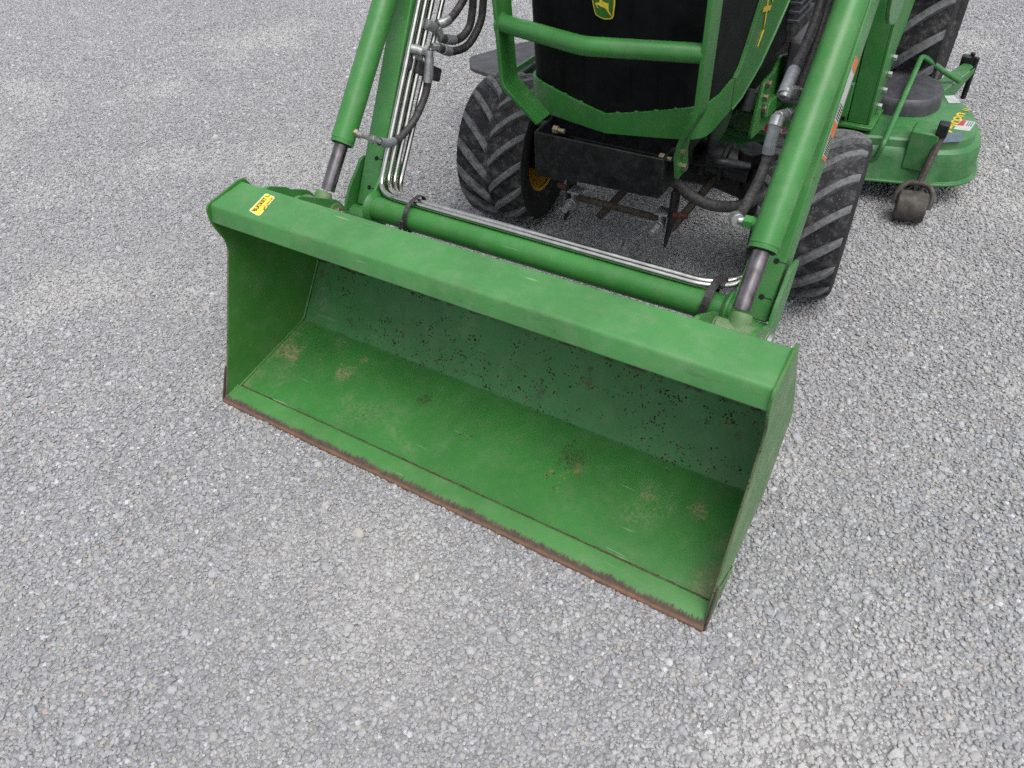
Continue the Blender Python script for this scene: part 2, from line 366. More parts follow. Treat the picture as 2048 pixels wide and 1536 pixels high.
def stones():
    t = NT('grey gravel stones')
    oi = t.n('ShaderNodeObjectInfo'); rnd = oi.outputs['Random']
    cr = t.n('ShaderNodeValToRGB'); t.l(rnd, cr.inputs[0]); e = cr.color_ramp; e.interpolation = 'CONSTANT'
    cols = [(0, (.30, .298, .300)), (.16, (.36, .357, .355)), (.30, (.25, .250, .256)), (.42, (.40, .395, .390)), (.55, (.33, .322, .312)), (.66, (.28, .285, .295)),
            (.76, (.44, .435, .43)), (.84, (.37, .350, .325)), (.905, (.21, .21, .215)), (.935, (.42, .375, .315)), (.968, (.57, .565, .555)), (.990, (.42, .33, .29))]
    e.elements[0].position = 0; e.elements[0].color = (*cols[0][1], 1); e.elements[1].position = cols[1][0]; e.elements[1].color = (*cols[1][1], 1)
    for p, c in cols[2:]:
        x = e.elements.new(p); x.color = (*c, 1)
    stone_c = t.mix(.12, t.mix(1.0, cr.outputs[0], (.965, .985, 1.02), 'MULTIPLY'), (.330, .335, .345))
    geo = t.n('ShaderNodeNewGeometry')
    def gnoise(scale, detail):
        x = t.n('ShaderNodeTexNoise'); t.l(geo.outputs['Position'], x.inputs['Vector']); x.inputs['Scale'].default_value = scale; x.inputs['Detail'].default_value = detail
        return x.outputs['Fac']
    c = t.mix(t.ramp(gnoise(1.7, 6), .50, .70, 0, .62), stone_c, (.48, .470, .455))
    c = t.mix(t.ramp(gnoise(.7, 3), .48, .62, 0, .16), c, (.27, .272, .28))
    c = t.mix(t.ramp(gnoise(420, 4), .35, .65, .0, .35), c, (.23, .228, .226))
    m = t.fin(c, .93, 0, .3)
    # a few angular stone shapes, kept as source meshes inside one hidden collection
    srcs = bpy.data.collections.new('stone_shapes')
    rng = random.Random(3)
    for k in range(7):
        bm = bmesh.new(); bmesh.ops.create_icosphere(bm, subdivisions=1 if k < 3 else 2, radius=1)
        ax = [rng.uniform(.8, 1.25), rng.uniform(.7, 1.1), rng.uniform(.5, .8)]
        cuts = [(Vector((rng.gauss(0, 1), rng.gauss(0, 1), rng.gauss(0, 1))).normalized(), rng.uniform(.62, .9)) for _ in range(7)]
        for v in bm.verts:
            p = v.co
            for nrm, dd in cuts:
                q = p.dot(nrm)
                if q > dd: p = p - nrm*(q-dd)*.85
            v.co = Vector((p.x*ax[0], p.y*ax[1], p.z*ax[2]))
        me = bpy.data.meshes.new('stone_shape'); bm.to_mesh(me); bm.free(); me.materials.append(m)
        if k >= 3:
            me.polygons.foreach_set('use_smooth', [True]*len(me.polygons)); me.set_sharp_from_angle(angle=rad(38))
        so_ = bpy.data.objects.new('stone_shape', me); srcs.objects.link(so_)
    # scattered area: all the ground in view, with a margin on every side
    hull = [(-5.6, 1.6), (-1.9, -.75), (-.6, -1.5), (.6, -1.3), (1.8, -.3), (2.2, .8), (1.9, 4.9), (-1.4, 4.6), (-3.2, 3.6)]
    mb = MB(); mb.add([(x, y, -.004) for x, y in hull], [list(range(len(hull)))])
    o = mb.build('gravel', m, None, kind='stuff'); o['label'] = 'loose grey crushed stone gravel covering the whole yard'; o['category'] = 'gravel'
    ng = bpy.data.node_groups.new('scatter stones', 'GeometryNodeTree')
    ng.interface.new_socket('Geometry', in_out='INPUT', socket_type='NodeSocketGeometry')
    ng.interface.new_socket('Geometry', in_out='OUTPUT', socket_type='NodeSocketGeometry')
    N = ng.nodes.new; L = ng.links.new
    gi, go = N('NodeGroupInput'), N('NodeGroupOutput')
    ci = N('GeometryNodeCollectionInfo'); ci.inputs['Collection'].default_value = srcs; ci.inputs['Separate Children'].default_value = True; ci.inputs['Reset Children'].default_value = True
    join = N('GeometryNodeJoinGeometry')
    def layer(density, smin, smax, power, seed, zoff):
        dp = N('GeometryNodeDistributePointsOnFaces'); dp.inputs['Density'].default_value = density; dp.inputs['Seed'].default_value = seed
        L(gi.outputs[0], dp.inputs['Mesh'])
        ip = N('GeometryNodeInstanceOnPoints'); L(dp.outputs['Points'], ip.inputs['Points']); L(ci.outputs[0], ip.inputs['Instance']); ip.inputs['Pick Instance'].default_value = True
        rv = N('FunctionNodeRandomValue'); rv.data_type = 'FLOAT_VECTOR'; rv.inputs[0].default_value = (-.5, -.5, 0); rv.inputs[1].default_value = (.5, .5, 6.283); rv.inputs['Seed'].default_value = seed+5
        L(rv.outputs[0], ip.inputs['Rotation'])
        rs = N('FunctionNodeRandomValue'); rs.data_type = 'FLOAT'; rs.inputs[2].default_value = 0; rs.inputs[3].default_value = 1; rs.inputs['Seed'].default_value = seed+9
        pw = N('ShaderNodeMath'); pw.operation = 'POWER'; L(rs.outputs[1], pw.inputs[0]); pw.inputs[1].default_value = power
        mr = N('ShaderNodeMapRange'); L(pw.outputs[0], mr.inputs['Value']); mr.inputs['To Min'].default_value = smin; mr.inputs['To Max'].default_value = smax
        L(mr.outputs[0], ip.inputs['Scale'])
        tr = N('GeometryNodeTranslateInstances'); L(ip.outputs[0], tr.inputs['Instances'])
        zr = N('FunctionNodeRandomValue'); zr.data_type = 'FLOAT_VECTOR'; zr.inputs[0].default_value = (0, 0, -zoff); zr.inputs[1].default_value = (0, 0, 0); zr.inputs['Seed'].default_value = seed+13
        L(zr.outputs[0], tr.inputs['Translation']); tr.inputs['Local Space'].default_value = False
        L(tr.outputs[0], join.inputs[0])
    layer(23500, .0024, .0055, 1.3, 1, .0036)
    layer(2400, .0050, .0092, 2.2, 41, .004)
    layer(130, .0075, .0130, 2.0, 77, .005)
    L(join.outputs[0], go.inputs[0])
    md = o.modifiers.new('scatter', 'NODES'); md.node_group = ng
stones()

# ------------------------------------------------------------------ loader bucket
E_, D_, F_, A_, B_, C_, S_, K_ = (0, 0), (.292, .049), (.399, .184), (.232, .478), (.140, .471), (.129, .431), (.147, .365), (.030, .076)
def bucket():
    R_ = root('loader_bucket', (0, .2, 0), 'worn green steel loader bucket with rusty cutting edge, resting on the gravel', 'bucket')
    T = .006
    def sheet(name, pts, mat, x=.6200, t=T, sub=24):
        """bent sheet following pts (y,z); thickness added behind"""
        up = []
        P = [Vector(p) for p in pts]
        for i, p in enumerate(P):
            d = (P[min(i+1, len(P)-1)]-P[max(i-1, 0)]).normalized(); n = Vector((d.y, -d.x)); up.append(p+n*t)
        poly = [tuple(p) for p in P]+[tuple(p) for p in up[::-1]]
        m = MB(); m.xprism(poly, -x, x); return m.build(name, mat, R_, smooth=30)
    fl = (D_[1]-E_[1])/D_[0]
    # floor and back meet in a tight pressed radius
    sheet('floor_plate', [(.004, .004*fl), (.15, .15*fl), (.287, .287*fl)], P_FLOOR)
    bend = fillet([(.287, .287*fl, 0), (.2935, .0492, 0), (.305, .0635, 0)], .02, 5)
    sheet('floor_bend', [(p.x, p.y) for p in bend], P_BACK)
    sheet('lower_back_plate', [(.305, .0635), (.352, .1245), (.3965, .181)], P_BACK)
    sheet('upper_back_plate', [(.3965, .181), (.315, .3315), (.236, .470)], P_BACK)
    # side plates
    prof = [(-.003, -.003), (.31, .040), (.413, .180), (.398, .215), (.247, .484), (.232, .487), (.136, .4735), (.1275, .464), (.1262, .430), (.147, .374), (.145, .350), (.030, .073)]
    prof = round_poly(prof, [0, .03, .02, .03, .012, .012, .018, .012, .02, .02, .03, .0])
    for s in (-1, 1):
        m = MB(); m.xprism(prof, s*.6202, s*.6252); o = m.build('side_plate', [P_SIDE, P_SCUFF_SHEEN, P_RUSTEDGE], R_, bevel=.0010)
        for p in o.data.polygons:
            if p.normal.x*s > .9: p.material_index = 1
            elif p.normal.y < -.4 and p.center.z < .40: p.material_index = 2
        m = MB(); m.xprism([(-.012, -.004), (.022, .066), (.032, .082), (.050, .060), (.115, .024), (.135, .0195)], s*.6254, s*.6290)
        m.build('corner_wear_plate', P_WEARPL, R_, bevel=.0015)
    # top beam: folded channel closed on to the back plate
    poly = round_poly([(.238, .479), (.1405, .4715), (.1295, .431), (.137, .429), (.150, .440), (.262, .428)], [.003, .0075, .003, .002, .008, 0], 5)
    m = MB()
    nx = 30
    for i in range(1):
        m.xprism(poly, -.6199, .6199)
    beam = m.build('top_beam', P_BEAM, R_, smooth=28)
    # cutting edge bar welded over the floor
    q = lambda y, h: (y, y*fl+h)
    poly = [q(-.013, -.001), q(-.012, .003), q(.002, .0092), q(.0405, .0092), q(.0425, .0075), q(.0435, .0004), q(.0435, -.006), q(-.006, -.006)]
    m = MB(); m.xprism(poly, -.6252, .6252); ce = m.build('cutting_edge', P_EDGE, R_, bevel=.0008)
    m = MB(); pth = [(-.612+1.224*i/120, .0455+random.uniform(-.0006, .0006), .0455*fl+.0016) for i in range(121)]
    m.tube(pth, [.0032+random.uniform(-.0008, .0008) for _ in pth], 6); m.build('weld_bead', P_FLOOR, ce, smooth=60)
    # welds along the side corners
    for s in (-1, 1):
        pth = [(s*.6185, y+random.uniform(-.001, .001), z+.002) for y, z in [(.02+.26*i/24, (.02+.26*i/24)*fl) for i in range(25)]]
        pth += [(s*.6185, .297+.095*i/10-.002, .055+.122*i/10+.002) for i in range(11)]
        m = MB(); m.tube(pth, .0035, 6); m.build('corner_weld', P_SIDE, R_, smooth=60)
    # cylinder brackets behind the beam: two plates a side, pinned
    bp = [(.226, .474), (.252, .477), (.303, .4495), (.308, .441), (.319, .437), (.357, .417), (.372, .397), (.374, .365), (.360, .335), (.330, .300), (.345, .275)]
    bp2 = [(.226, .474), (.247, .479), (.355, .415), (.372, .387), (.370, .352), (.352, .325), (.325, .300), (.340, .275)]
    for s in (-1, 1):
        for k, x in enumerate((.553, .457)):
            poly = round_poly(bp if k == 0 else bp2, .008, 3)
            m = MB(); m.xprism(poly, s*(x-.004), s*(x+.004)); pl = m.build('bracket_plate', P_ARM, R_, bevel=.001)
            m = MB(); m.cyl((s*(x-.0065), 0.338, 0.391), (s*(x+.0065), 0.338, 0.391), .022, 28); m.build('pin_boss', P_PIN, pl, bevel=.001)
    for s in (-1, 1):
        m = MB(); m.cyl((s*.445, 0.338, 0.391), (s*.566, 0.338, 0.391), .011, 20); pin = m.build('pivot_pin', M_BRASS, R_, smooth=40)
        a = -1 if s < 0 else 1
        m = MB(); m.hexnut((s*.449, 0.338, 0.391), (s*.438, 0.338, 0.391), .016); m.hexnut((s*.438, 0.338, 0.391), (s*.430, 0.338, 0.391), .010); m.build('nut', M_BRASS, pin, bevel=.0008)
        m = MB(); m.cyl((s*.560, 0.338, 0.391), (s*.568, 0.338, 0.391), .020, 28); m.build('washer', M_ZINC, pin, bevel=.001)
        # lower hook plates that carry the arm pivot
        for x in (.463, .531):
            m = MB(); m.xprism(round_poly([(.330, .315), (.40, .330), (.452, .318), (.470, .290), (.452, .262), (.42, .25), (.39, .20)], .012, 3), s*x-.004, s*x+.004)
            m.build('pivot_plate', P_ARM, R_, bevel=.001)
    # yellow sticker
    zz = lambda y: .4787+(y-.232)*.081+.0006
    P3 = lambda x, y: (x, y, zz(y))
    out = round_poly([(-.517, .157), (-.531, .223), (-.4985, .2195), (-.479, .149)], [.003, .006, .006, .010], 4)
    m = MB(); m.prism(out, lambda p, k: (p[0], p[1], zz(p[1])+(.0, .0003)[k])); st = m.build('warning_sticker', M_STICKW, R_)
    inn = round_poly([(-.5150, .1590), (-.5285, .2215), (-.5000, .2182), (-.4808, .1512)], .005, 4)
    m = MB(); m.prism(inn, lambda p, k: (p[0], p[1], zz(p[1])+(.0004, .0006)[k])); m.build('sticker_face', M_STICK, st)
    ux = Vector((-.017, .065, .0053)).normalized(); uy = Vector((-.9659, -.2588, -.02))
    uy = (uy-ux*uy.dot(ux)).normalized()
    text_mesh('sticker_lettering', 'BUCKET L', .0145, Vector(P3(-.4995, .1600))+Vector((0, 0, .0009)), ux, uy, M_INK, st, .0001, stretch=.95, bold=.0004)
    m = MB()
    for i in range(26):
        a = random.random(); c = Vector(P3(-.488, .172)).lerp(Vector(P3(-.502, .214)), a)+Vector((random.uniform(-.0035, .0035), random.uniform(-.003, .003), .0008))
        c.z = zz(c.y)+.0009; an = random.uniform(0, 3)
        m.box(c, (random.uniform(.003, .007), .0011, .0001), Matrix.Rotation(an, 3, 'Z'))
    m.build('handwritten_ink', M_INK, st)
bucket()

# ------------------------------------------------------------------ front loader
AX = .497                                   # arm centre
cyl_p, cyl_d = Vector((0, .445, .505)), Vector((0, .673, .740))
arm_p, arm_d = Vector((0, .565, .467)), Vector((0, .523, .852))
arm_n = Vector((0, .852, -.523))            # towards the back of the arm
def bolt(mb, p, d, r=.009, h=.008):
    p, d = Vector(p), Vector(d).normalized()
    mb.hexnut(p, p+d*h, r); return mb
def loader():
    R_ = root('front_loader', (0, .62, 0), 'green front loader frame with two arms, hydraulic cylinders and steel lines', 'loader')
    for s in (-1, 1):
        X = Vector((s*AX, 0, 0))
        # arm: box tube with rounded corners, deeper towards the knee
        a0 = arm_p-arm_d*.165; a1 = arm_p+arm_d*.44; a2 = arm_p+arm_d*1.0
        W, Dp = .028, .072
        m = MB()
        poly = [a0, a2, a2+arm_n*(Dp+.05), a1+arm_n*(Dp+.01), a0+arm_n*Dp]
        m.xprism([(p.y, p.z) for p in poly], s*(AX-W), s*(AX+W))
        arm = m.build('loader_arm', P_ARM, R_, bevel=.0042, seg=3)
        # end plates that flare round the cross tube
        ep = [(.538, .425), (.512, .400), (.476, .372), (.452, .338), (.438, .300), (.445, .272), (.478, .262), (.520, .285), (.560, .330), (.600, .410)]
        for e in (-1, 1):
            x = s*AX+e*.0385
            m = MB(); m.xprism(round_poly(ep, .015, 4), x-.004, x+.004); m.build('arm_end_plate', P_ARM, arm, bevel=.0012)
        m = MB(); m.cyl((s*(AX-.033), .470, .300), (s*(AX+.033), .470, .300), .026, 28); m.build('arm_end_bush', P_ARM, arm, smooth=40)
        # holes and slots drawn as black discs and bars on the face near the end
        for (dd, xx) in ((-.045, .010), (-.118, .004)):
            c = arm_p+arm_d*dd+Vector((s*AX+xx, 0, 0))-arm_n*.0004
            m = MB(); m.cyl(c+arm_n*.001, c-arm_n*.0007, .0055, 16)
            bx = Matrix((Vector((1, 0, 0)), arm_d, arm_n)).transposed()
            m.box(c+Vector((.012, 0, 0)), (.016, .0014, .001), bx); m.build('drain_hole', M_GAP, arm)
        # tilt cylinder
        m = MB(); b0 = cyl_p+X; b1 = b0+cyl_d*.85
        m.lathe([(0, .019), (0, .0265), (.006, .0275), (.0062, .0262), (.009, .0262), (.0092, .0275), (.85, .0275), (.85, 0)], b0, cyl_d, 40)
        bar = m.build('tilt_cylinder', P_ARM, R_, smooth=35)
        m = MB(); m.lathe([(-.0015, .0165), (-.0015, .0235), (.002, .0235)], b0, cyl_d, 32); m.build('wiper_seal', M_GAP, bar, smooth=35)
        m = MB(); m.cyl(b0-cyl_d*.112, b0+cyl_d*.02, .0162, 32); m.build('piston_rod', M_ROD, bar, smooth=40)
        e0 = Vector((s*.505, 0.338, 0.391))
        m = MB(); m.cyl(e0-Vector((.040, 0, 0)), e0+Vector((.040, 0, 0)), .0225, 32)
        m.lathe([(0, .0205), (.024, .0205), (.032, .0185), (.034, .0160)], e0+Vector((s*-.002, .004, .004)), cyl_d, 24); m.build('rod_eye', P_PIN, bar, smooth=40)
    # cross tube
    m = MB(); m.cyl((-.461, .463, .341), (.461, .463, .341), .0295, 48); ct = m.build('cross_tube', P_ARM, R_, smooth=40)
    for s in (-1, 1):
        m = MB(); m.lathe([(0, .0295), (0, .039), (.004, .041), (.010, .036), (.014, .030)], (s*.455, .463, .341), (-s, 0, 0), 40); m.build('weld_ring', P_ARM, ct, smooth=60)
    # steel hydraulic lines: down the left arm, across the tube, up the right arm
    offs = [(.744, .741, .554, .459), (.765, .735, .574, .450), (.785, .727, .594, .4415), (.822, .718, .618, .433)]
    cross = [(.470, .3785), (.4865, .3765), (.501, .3665), (.513, .3540)]
    for i in range(4):
        ty, tz, my, mz = offs[i]; cy_, cz_ = cross[i]
        d = Vector((0, ty-my, tz-mz)); x = -.455+.0025*i
        top = Vector((x, my, mz))+d*1.9; low = Vector((x, my, mz))-d*((mz-cz_-.004)/(tz-mz))
        low.z = cz_
        pts = [top, low, Vector((-.40, cy_, cz_)), Vector((.452-.0025*i, cy_, cz_))]
        xr = .4640-.0010*i
        lowr = Vector((xr, low.y+.012, cz_)); topr = lowr+d*1.9
        P = fillet([top, low, Vector((-.405, cy_+.001, cz_)), Vector((.40, cy_+.001, cz_)), lowr, topr], .034, 8)
        m = MB(); m.tube(P, .0066, 12); m.build('hydraulic_line', M_STEEL, R_, smooth=60)
    # rubber clamp block on the left arm, straps round the tube
    m = MB(); bx = Matrix((Vector((1, 0, 0)), arm_d, arm_n)).transposed()
    m.box(Vector((-.460, .676, .618)), (.024, .030, .020), bx); m.box(Vector((-.452, .735, .582)), (.022, .032, .10), bx); m.build('line_clamp', M_HOSE, R_, bevel=.003)
    def strap(x, tilt, wd, name):
        P = []
        for k in range(33):
            a = 2*math.pi*k/32
            y = .463+.0325*math.cos(a); z = .341+.0325*math.sin(a)
            bul = max(0, math.sin(a))**2*.014+max(0, math.cos(a-.6))**6*.020
            P.append((x+tilt*math.sin(a), y+math.cos(a)*bul, z+math.sin(a)*bul))
        m = MB()
        for k in range(32):
            a, b = Vector(P[k]), Vector(P[k+1]); c = (Vector((x, .463, .341)))
            na = (a-c).normalized()*.0022; nb = (b-c).normalized()*.0022; e = Vector((wd/2, 0, 0))
            m.add([a-e, a+e, b+e, b-e, a-e+na, a+e+na, b+e+nb, b-e+nb], [(4, 5, 6, 7), (0, 1, 5, 4), (2, 3, 7, 6), (1, 2, 6, 5), (3, 0, 4, 7)])
        return m.build(name, M_HOSE, R_, smooth=40)
    s1 = strap(-.332, .006, .011, 'tie_strap')
    m = MB(); m.box((-.338, .428, .345), (.012, .010, .018)); m.box((-.341, .424, .335), (.005, .006, .026)); m.build('buckle', M_HOSE, s1, bevel=.002)
    s2 = strap(.407, .008, .016, 'tie_strap')
    m = MB(); m.box((.420, .492, .382), (.022, .030, .010)); m.build('buckle', M_HOSE, s2, bevel=.002)
    # fittings where the hoses join the lines, left arm
    def fit(path, r, name='hose_fitting', mat=M_ZINC, parent=R_, n=14):
        m = MB()
        for a, b, rr, k in path: m.tube([a, b], rr, k)
        return m.build(name, mat, parent, smooth=35, bevel=.0006, seg=1)
    T1 = lambda y, z, x=-.445: (x, y, z)
    fit([(T1(.683, .652, -.452), T1(.700, .642, -.432), .0115, 12), (T1(.700, .640), T1(.745, .620), .009, 6), (T1(.695, .655), T1(.703, .622), .0085, 12)], 0)
    fit([(T1(.728, .642), T1(.740, .616), .0115, 12), (T1(.742, .640, -.43), T1(.765, .632, -.42), .0095, 6), (T1(.728, .634, -.43), T1(.705, .566, -.43), .0105, 12)], 0)
    fit([(T1(.745, .690), T1(.772, .672, -.435), .0125, 12), (T1(.772, .676, -.43), T1(.782, .640, -.43), .0095, 6)], 0)
    # hoses
    def hose(pts, r=.0095, sl=None, name='hydraulic_hose', mat=M_HOSE, sleeve=M_ZINC, parent=R_):
        c = curve_pts(pts, 10); m = MB(); m.tube(c, r, 14); h = m.build(name, mat, parent, smooth=60)
        for k, (i0, i1, rr) in enumerate(sl or []):
            q = c[i0:i1]
            if len(q) > 1: mm = MB(); mm.tube(q, rr, 16); mm.build('crimp_sleeve', sleeve, h, smooth=50)
        return h
    hose([(-.43, .728, .632), (-.43, .712, .575), (-.435, .694, .535), (-.44, .648, .492), (-.445, .592, .470), (-.445, .552, .473), (-.447, .520, .488)], .0092, [(2, 12, .0112), (46, 61, .0108)], sleeve=M_SLEEVE)
    hose([(-.435, .772, .680), (-.42, .800, .684), (-.42, .846, .697), (-.41, .88, .735), (-.40, .91, .82), (-.38, .96, .92)], .0098, [(2, 12, .0115)])
    hose([(-.43, .775, .648), (-.42, .832, .630), (-.415, .876, .643), (-.41, .893, .684), (-.40, .90, .76), (-.38, .95, .92)], .0098, [(3, 9, .0118)], sleeve=M_SLEEVE)
    hose([(-.42, .752, .635), (-.42, .807, .609), (-.415, .870, .607), (-.405, .916, .648), (-.40, .930, .700), (-.385, .94, .80), (-.36, .97, .92)], .0098, [(3, 9, .0118)], sleeve=M_SLEEVE)
    fit([((-.482, .466, .533), (-.470, .472, .524), .0105, 6)], 0, 'port_nut', M_BRASS)
    fit([((-.472, .470, .526), (-.464, .479, .519), .0085, 16), ((-.466, .477, .520), (-.446, .524, .486), .0055, 14), ((-.4555, .502, .502), (-.4525, .509, .497), .0098, 16)], 0, 'port_elbow')
    # right cylinder port and hose
    fit([((.478, .480, .535), (.462, .482, .533), .0105, 12), ((.464, .482, .533), (.448, .483, .532), .0130, 6)], 0, 'port_nut', P_ARM)
    fit([((.450, .483, .532), (.436, .478, .533), .0078, 14), ((.438, .474, .534), (.426, .492, .529), .0125, 16)], 0, 'port_elbow')
    hose([(.430, .484, .531), (.430, .515, .528), (.430, .562, .536), (.430, .611, .554), (.430, .636, .579), (.430, .643, .610), (.430, .653, .645)], .0100, [(44, 61, .0122)], sleeve=M_SLEEVE)
    fit([((.430, .650, .640), (.430, .662, .655), .0132, 16), ((.430, .660, .655), (.436, .690, .648), .0105, 16), ((.436, .690, .648), (.440, .715, .640), .0125, 6), ((.440, .715, .640), (.452, .735, .632), .0105, 16)], 0)
    fit([((.428, .690, .680), (.430, .700, .692), .0115, 16), ((.430, .700, .690), (.440, .740, .672), .0120, 6), ((.440, .740, .672), (.452, .765, .662), .0110, 16)], 0)
    hose([(.426, .690, .684), (.424, .735, .705), (.421, .806, .728), (.418, .862, .752), (.415, .905, .785), (.41, .92, .84), (.40, .93, .95)], .0100, [(0, 13, .0122)], sleeve=M_SLEEVE)
    hose([(.442, .735, .668), (.436, .80, .692), (.430, .86, .720), (.424, .92, .77), (.42, .95, .85), (.41, .96, .97)], .0100)
    # warning label on the outer face of the right arm
    lo, dd = arm_p+arm_n*.012, arm_d
    def lab(t0, t1, w0, w1, mat, name, parent, lift):
        t0, t1 = .155+(t0-.08)*.833, .155+(t1-.08)*.833
        x = AX+.0281+lift
        q = [lo+dd*t0+arm_n*w0, lo+dd*t1+arm_n*w0, lo+dd*t1+arm_n*w1, lo+dd*t0+arm_n*w1]
        m = MB(); m.prism([(p.y, p.z) for p in q], lambda p, k: (x+.0003*k, p[0], p[1])); return m.build(name, mat, parent)
    dk = lab(.08, .30, .0, .05, M_WHITE, 'warning_label', R_, .0)
    lab(.275, .302, .001, .049, M_ORANGE, 'label_band', dk, .0005); lab(.135, .165, .001, .049, M_ORANGE, 'label_band', dk, .0005); lab(.08, .088, .001, .049, M_ORANGE, 'label_band', dk, .0005)
    for k in range(9): lab(.092+k*.0048, .0945+k*.0048, .004, .046, M_INK, 'label_line', dk, .0005)
    for k in range(6): lab(.170+k*.0060, .1725+k*.0060, .004, .046, M_INK, 'label_line', dk, .0005)
    # knee of the right arm and mast post behind it
    for s in (-1, 1):
        kp = [(.86, .92), (.92, .775), (.955, .745), (1.03, .722), (1.075, .728), (1.10, .775), (1.16, .93), (1.22, 1.10), (.95, 1.10)]
        if s > 0:
            m = MB(); m.xprism(round_poly(kp, .03, 4), s*.537-.004, s*.537+.004)
            m.build('arm_knee_plate', P_ARM, R_, bevel=.0015)
        # mast: channel post leaning a little, standing on the tractor frame
        mast = MB()
        side = [(1.70, .225), (1.83, .225), (1.845, .31), (1.862, .40), (1.93, .45), (2.06, .62), (2.10, 1.15), (1.62, 1.15), (1.655, .60), (1.675, .45)]
        mast.xprism(side, s*.462-.004, s*.462+.004)
        mast.xprism([(p[0], p[1]) for p in side], s*.395-.004, s*.395+.004)
        fp = [(1.700, .225), (1.709, .225), (1.684, .45), (1.664, .60), (1.629, 1.15), (1.62, 1.15), (1.655, .60), (1.675, .45)]
        mast.xprism(fp, s*.43-.0275, s*.43+.0275)
        po = mast.build('mast_post', P_ARM, R_, bevel=.0015)
        m = MB(); m.box((s*.43, 1.76, .219), (.10, .16, .010)); m.box((s*.30, 1.72, .30), (.20, .10, .10)); m.build('mast_foot', P_ARM, po, bevel=.002)
        for i in range(4): m = MB(); bolt(m, (s*.466, 1.79+i*.012, .25+.045*i), (s, 0, 0), .010, .012); m.build('mast_bolt', M_ZINC, po, bevel=.0008)
loader()

# ------------------------------------------------------------------ tractor
def make_wheel(parent, name, loc, r, wd, steer, nl, lug_w, lug_h, outer, share=None):
    wh = bpy.data.objects.new(name, None); COL.objects.link(wh); wh.parent = parent
    wh.location = Vector(loc)-parent.location; wh.rotation_euler = (0, 0, steer); wh.empty_display_size = .1
    if share:
        for c in share:
            o = c.copy(); COL.objects.link(o); o.parent = wh
            if outer != c['_outer'] and c['_flip']: o.rotation_euler = (0, 0, math.pi)
        return wh, share
    rc = r-lug_h
    half = [(.36*wd, .52*r), (.42*wd, .54*r), (.47*wd, .64*r), (.500*wd, .76*r), (.498*wd, .84*r), (.475*wd, .905*r), (.44*wd, rc*.985), (.30*wd, rc*.998), (0, rc)]
    prof = half+[(-a, b) for a, b in half[-2::-1]]
    m = MB(); m.lathe(prof, (0, 0, 0), (1, 0, 0), 72); ty = m.build('tyre', [M_TYRE, M_SIDEW], wh, smooth=50)
    me = ty.data
    for p in me.polygons:
        c = p.center
        if abs(c.x) > .468*wd: p.material_index = 1
    # lugs: bars that run from the centre line out and up to the shoulder, one part each
    ns = 8; sweep = 2*math.pi/nl*1.15; lugs = []
    for sd_ in (-1, 1):
        first = None
        for k in range(nl):
            a0 = 2*math.pi*(k+(.5 if sd_ > 0 else 0))/nl
            if first is None:
                rows = []
                for i in range(ns):
                    u = i/(ns-1); xl = sd_*(.015*wd+u*(.455*wd)); ang = sweep*(u**.85)
                    drop = 1-.06*max(0, (u-.5)/.5)**2
                    rb = rc*drop-.004; rt = r*drop-(.004 if i in (0, ns-1) else 0)
                    dw = lug_w/2/r*1.2; dt = dw*.68
                    rows.append([(xl, rb, ang-dw), (xl, rt, ang-dt), (xl, rt, ang+dt), (xl, rb, ang+dw)])
                vs = [(x, -q*math.cos(a), q*math.sin(a)) for row in rows for (x, q, a) in row]
                fs = [[i*4+j, i*4+j+1, (i+1)*4+j+1, (i+1)*4+j] for i in range(ns-1) for j in range(3)]+[[0, 1, 2, 3], [(ns-1)*4+j for j in (3, 2, 1, 0)]]
                lg = first = MB().add(vs, fs).build('tread_lug', M_LUG, wh, bevel=.0022)
            else:
                lg = first.copy(); COL.objects.link(lg); lg.parent = wh
            lg.rotation_euler = (-a0, 0, 0); lugs.append(lg)
    m = MB()
    m.lathe([(-.40*wd, .50*r), (-.42*wd, .555*r), (-.38*wd, .555*r), (-.36*wd, .50*r), (-.20*wd, .47*r), (.10*wd, .45*r), (.12*wd, .30*r), (.10*wd, .14*r), (.16*wd, 0)], (0, 0, 0), (1, 0, 0), 48)
    m.lathe([(.40*wd, .50*r), (.42*wd, .555*r), (.38*wd, .555*r), (.34*wd, .48*r), (.10*wd, .45*r)], (0, 0, 0), (1, 0, 0), 48)
    rm = m.build('rim', M_YELLOW, wh, smooth=40)
    lbs = []
    for k in range(5):
        a = 2*math.pi*k/5; p = Vector((.11*wd, .21*r*math.cos(a), .21*r*math.sin(a))); m = MB(); m.hexnut(p, p+Vector((.02, 0, 0)), .010); lbs.append(m.build('wheel_bolt', M_BRASS, wh))
    for o in [ty]+lugs: o['_outer'] = outer; o['_flip'] = 0
    for o in [rm]+lbs: o['_outer'] = outer; o['_flip'] = 1
    return wh, [ty, rm]+lugs+lbs

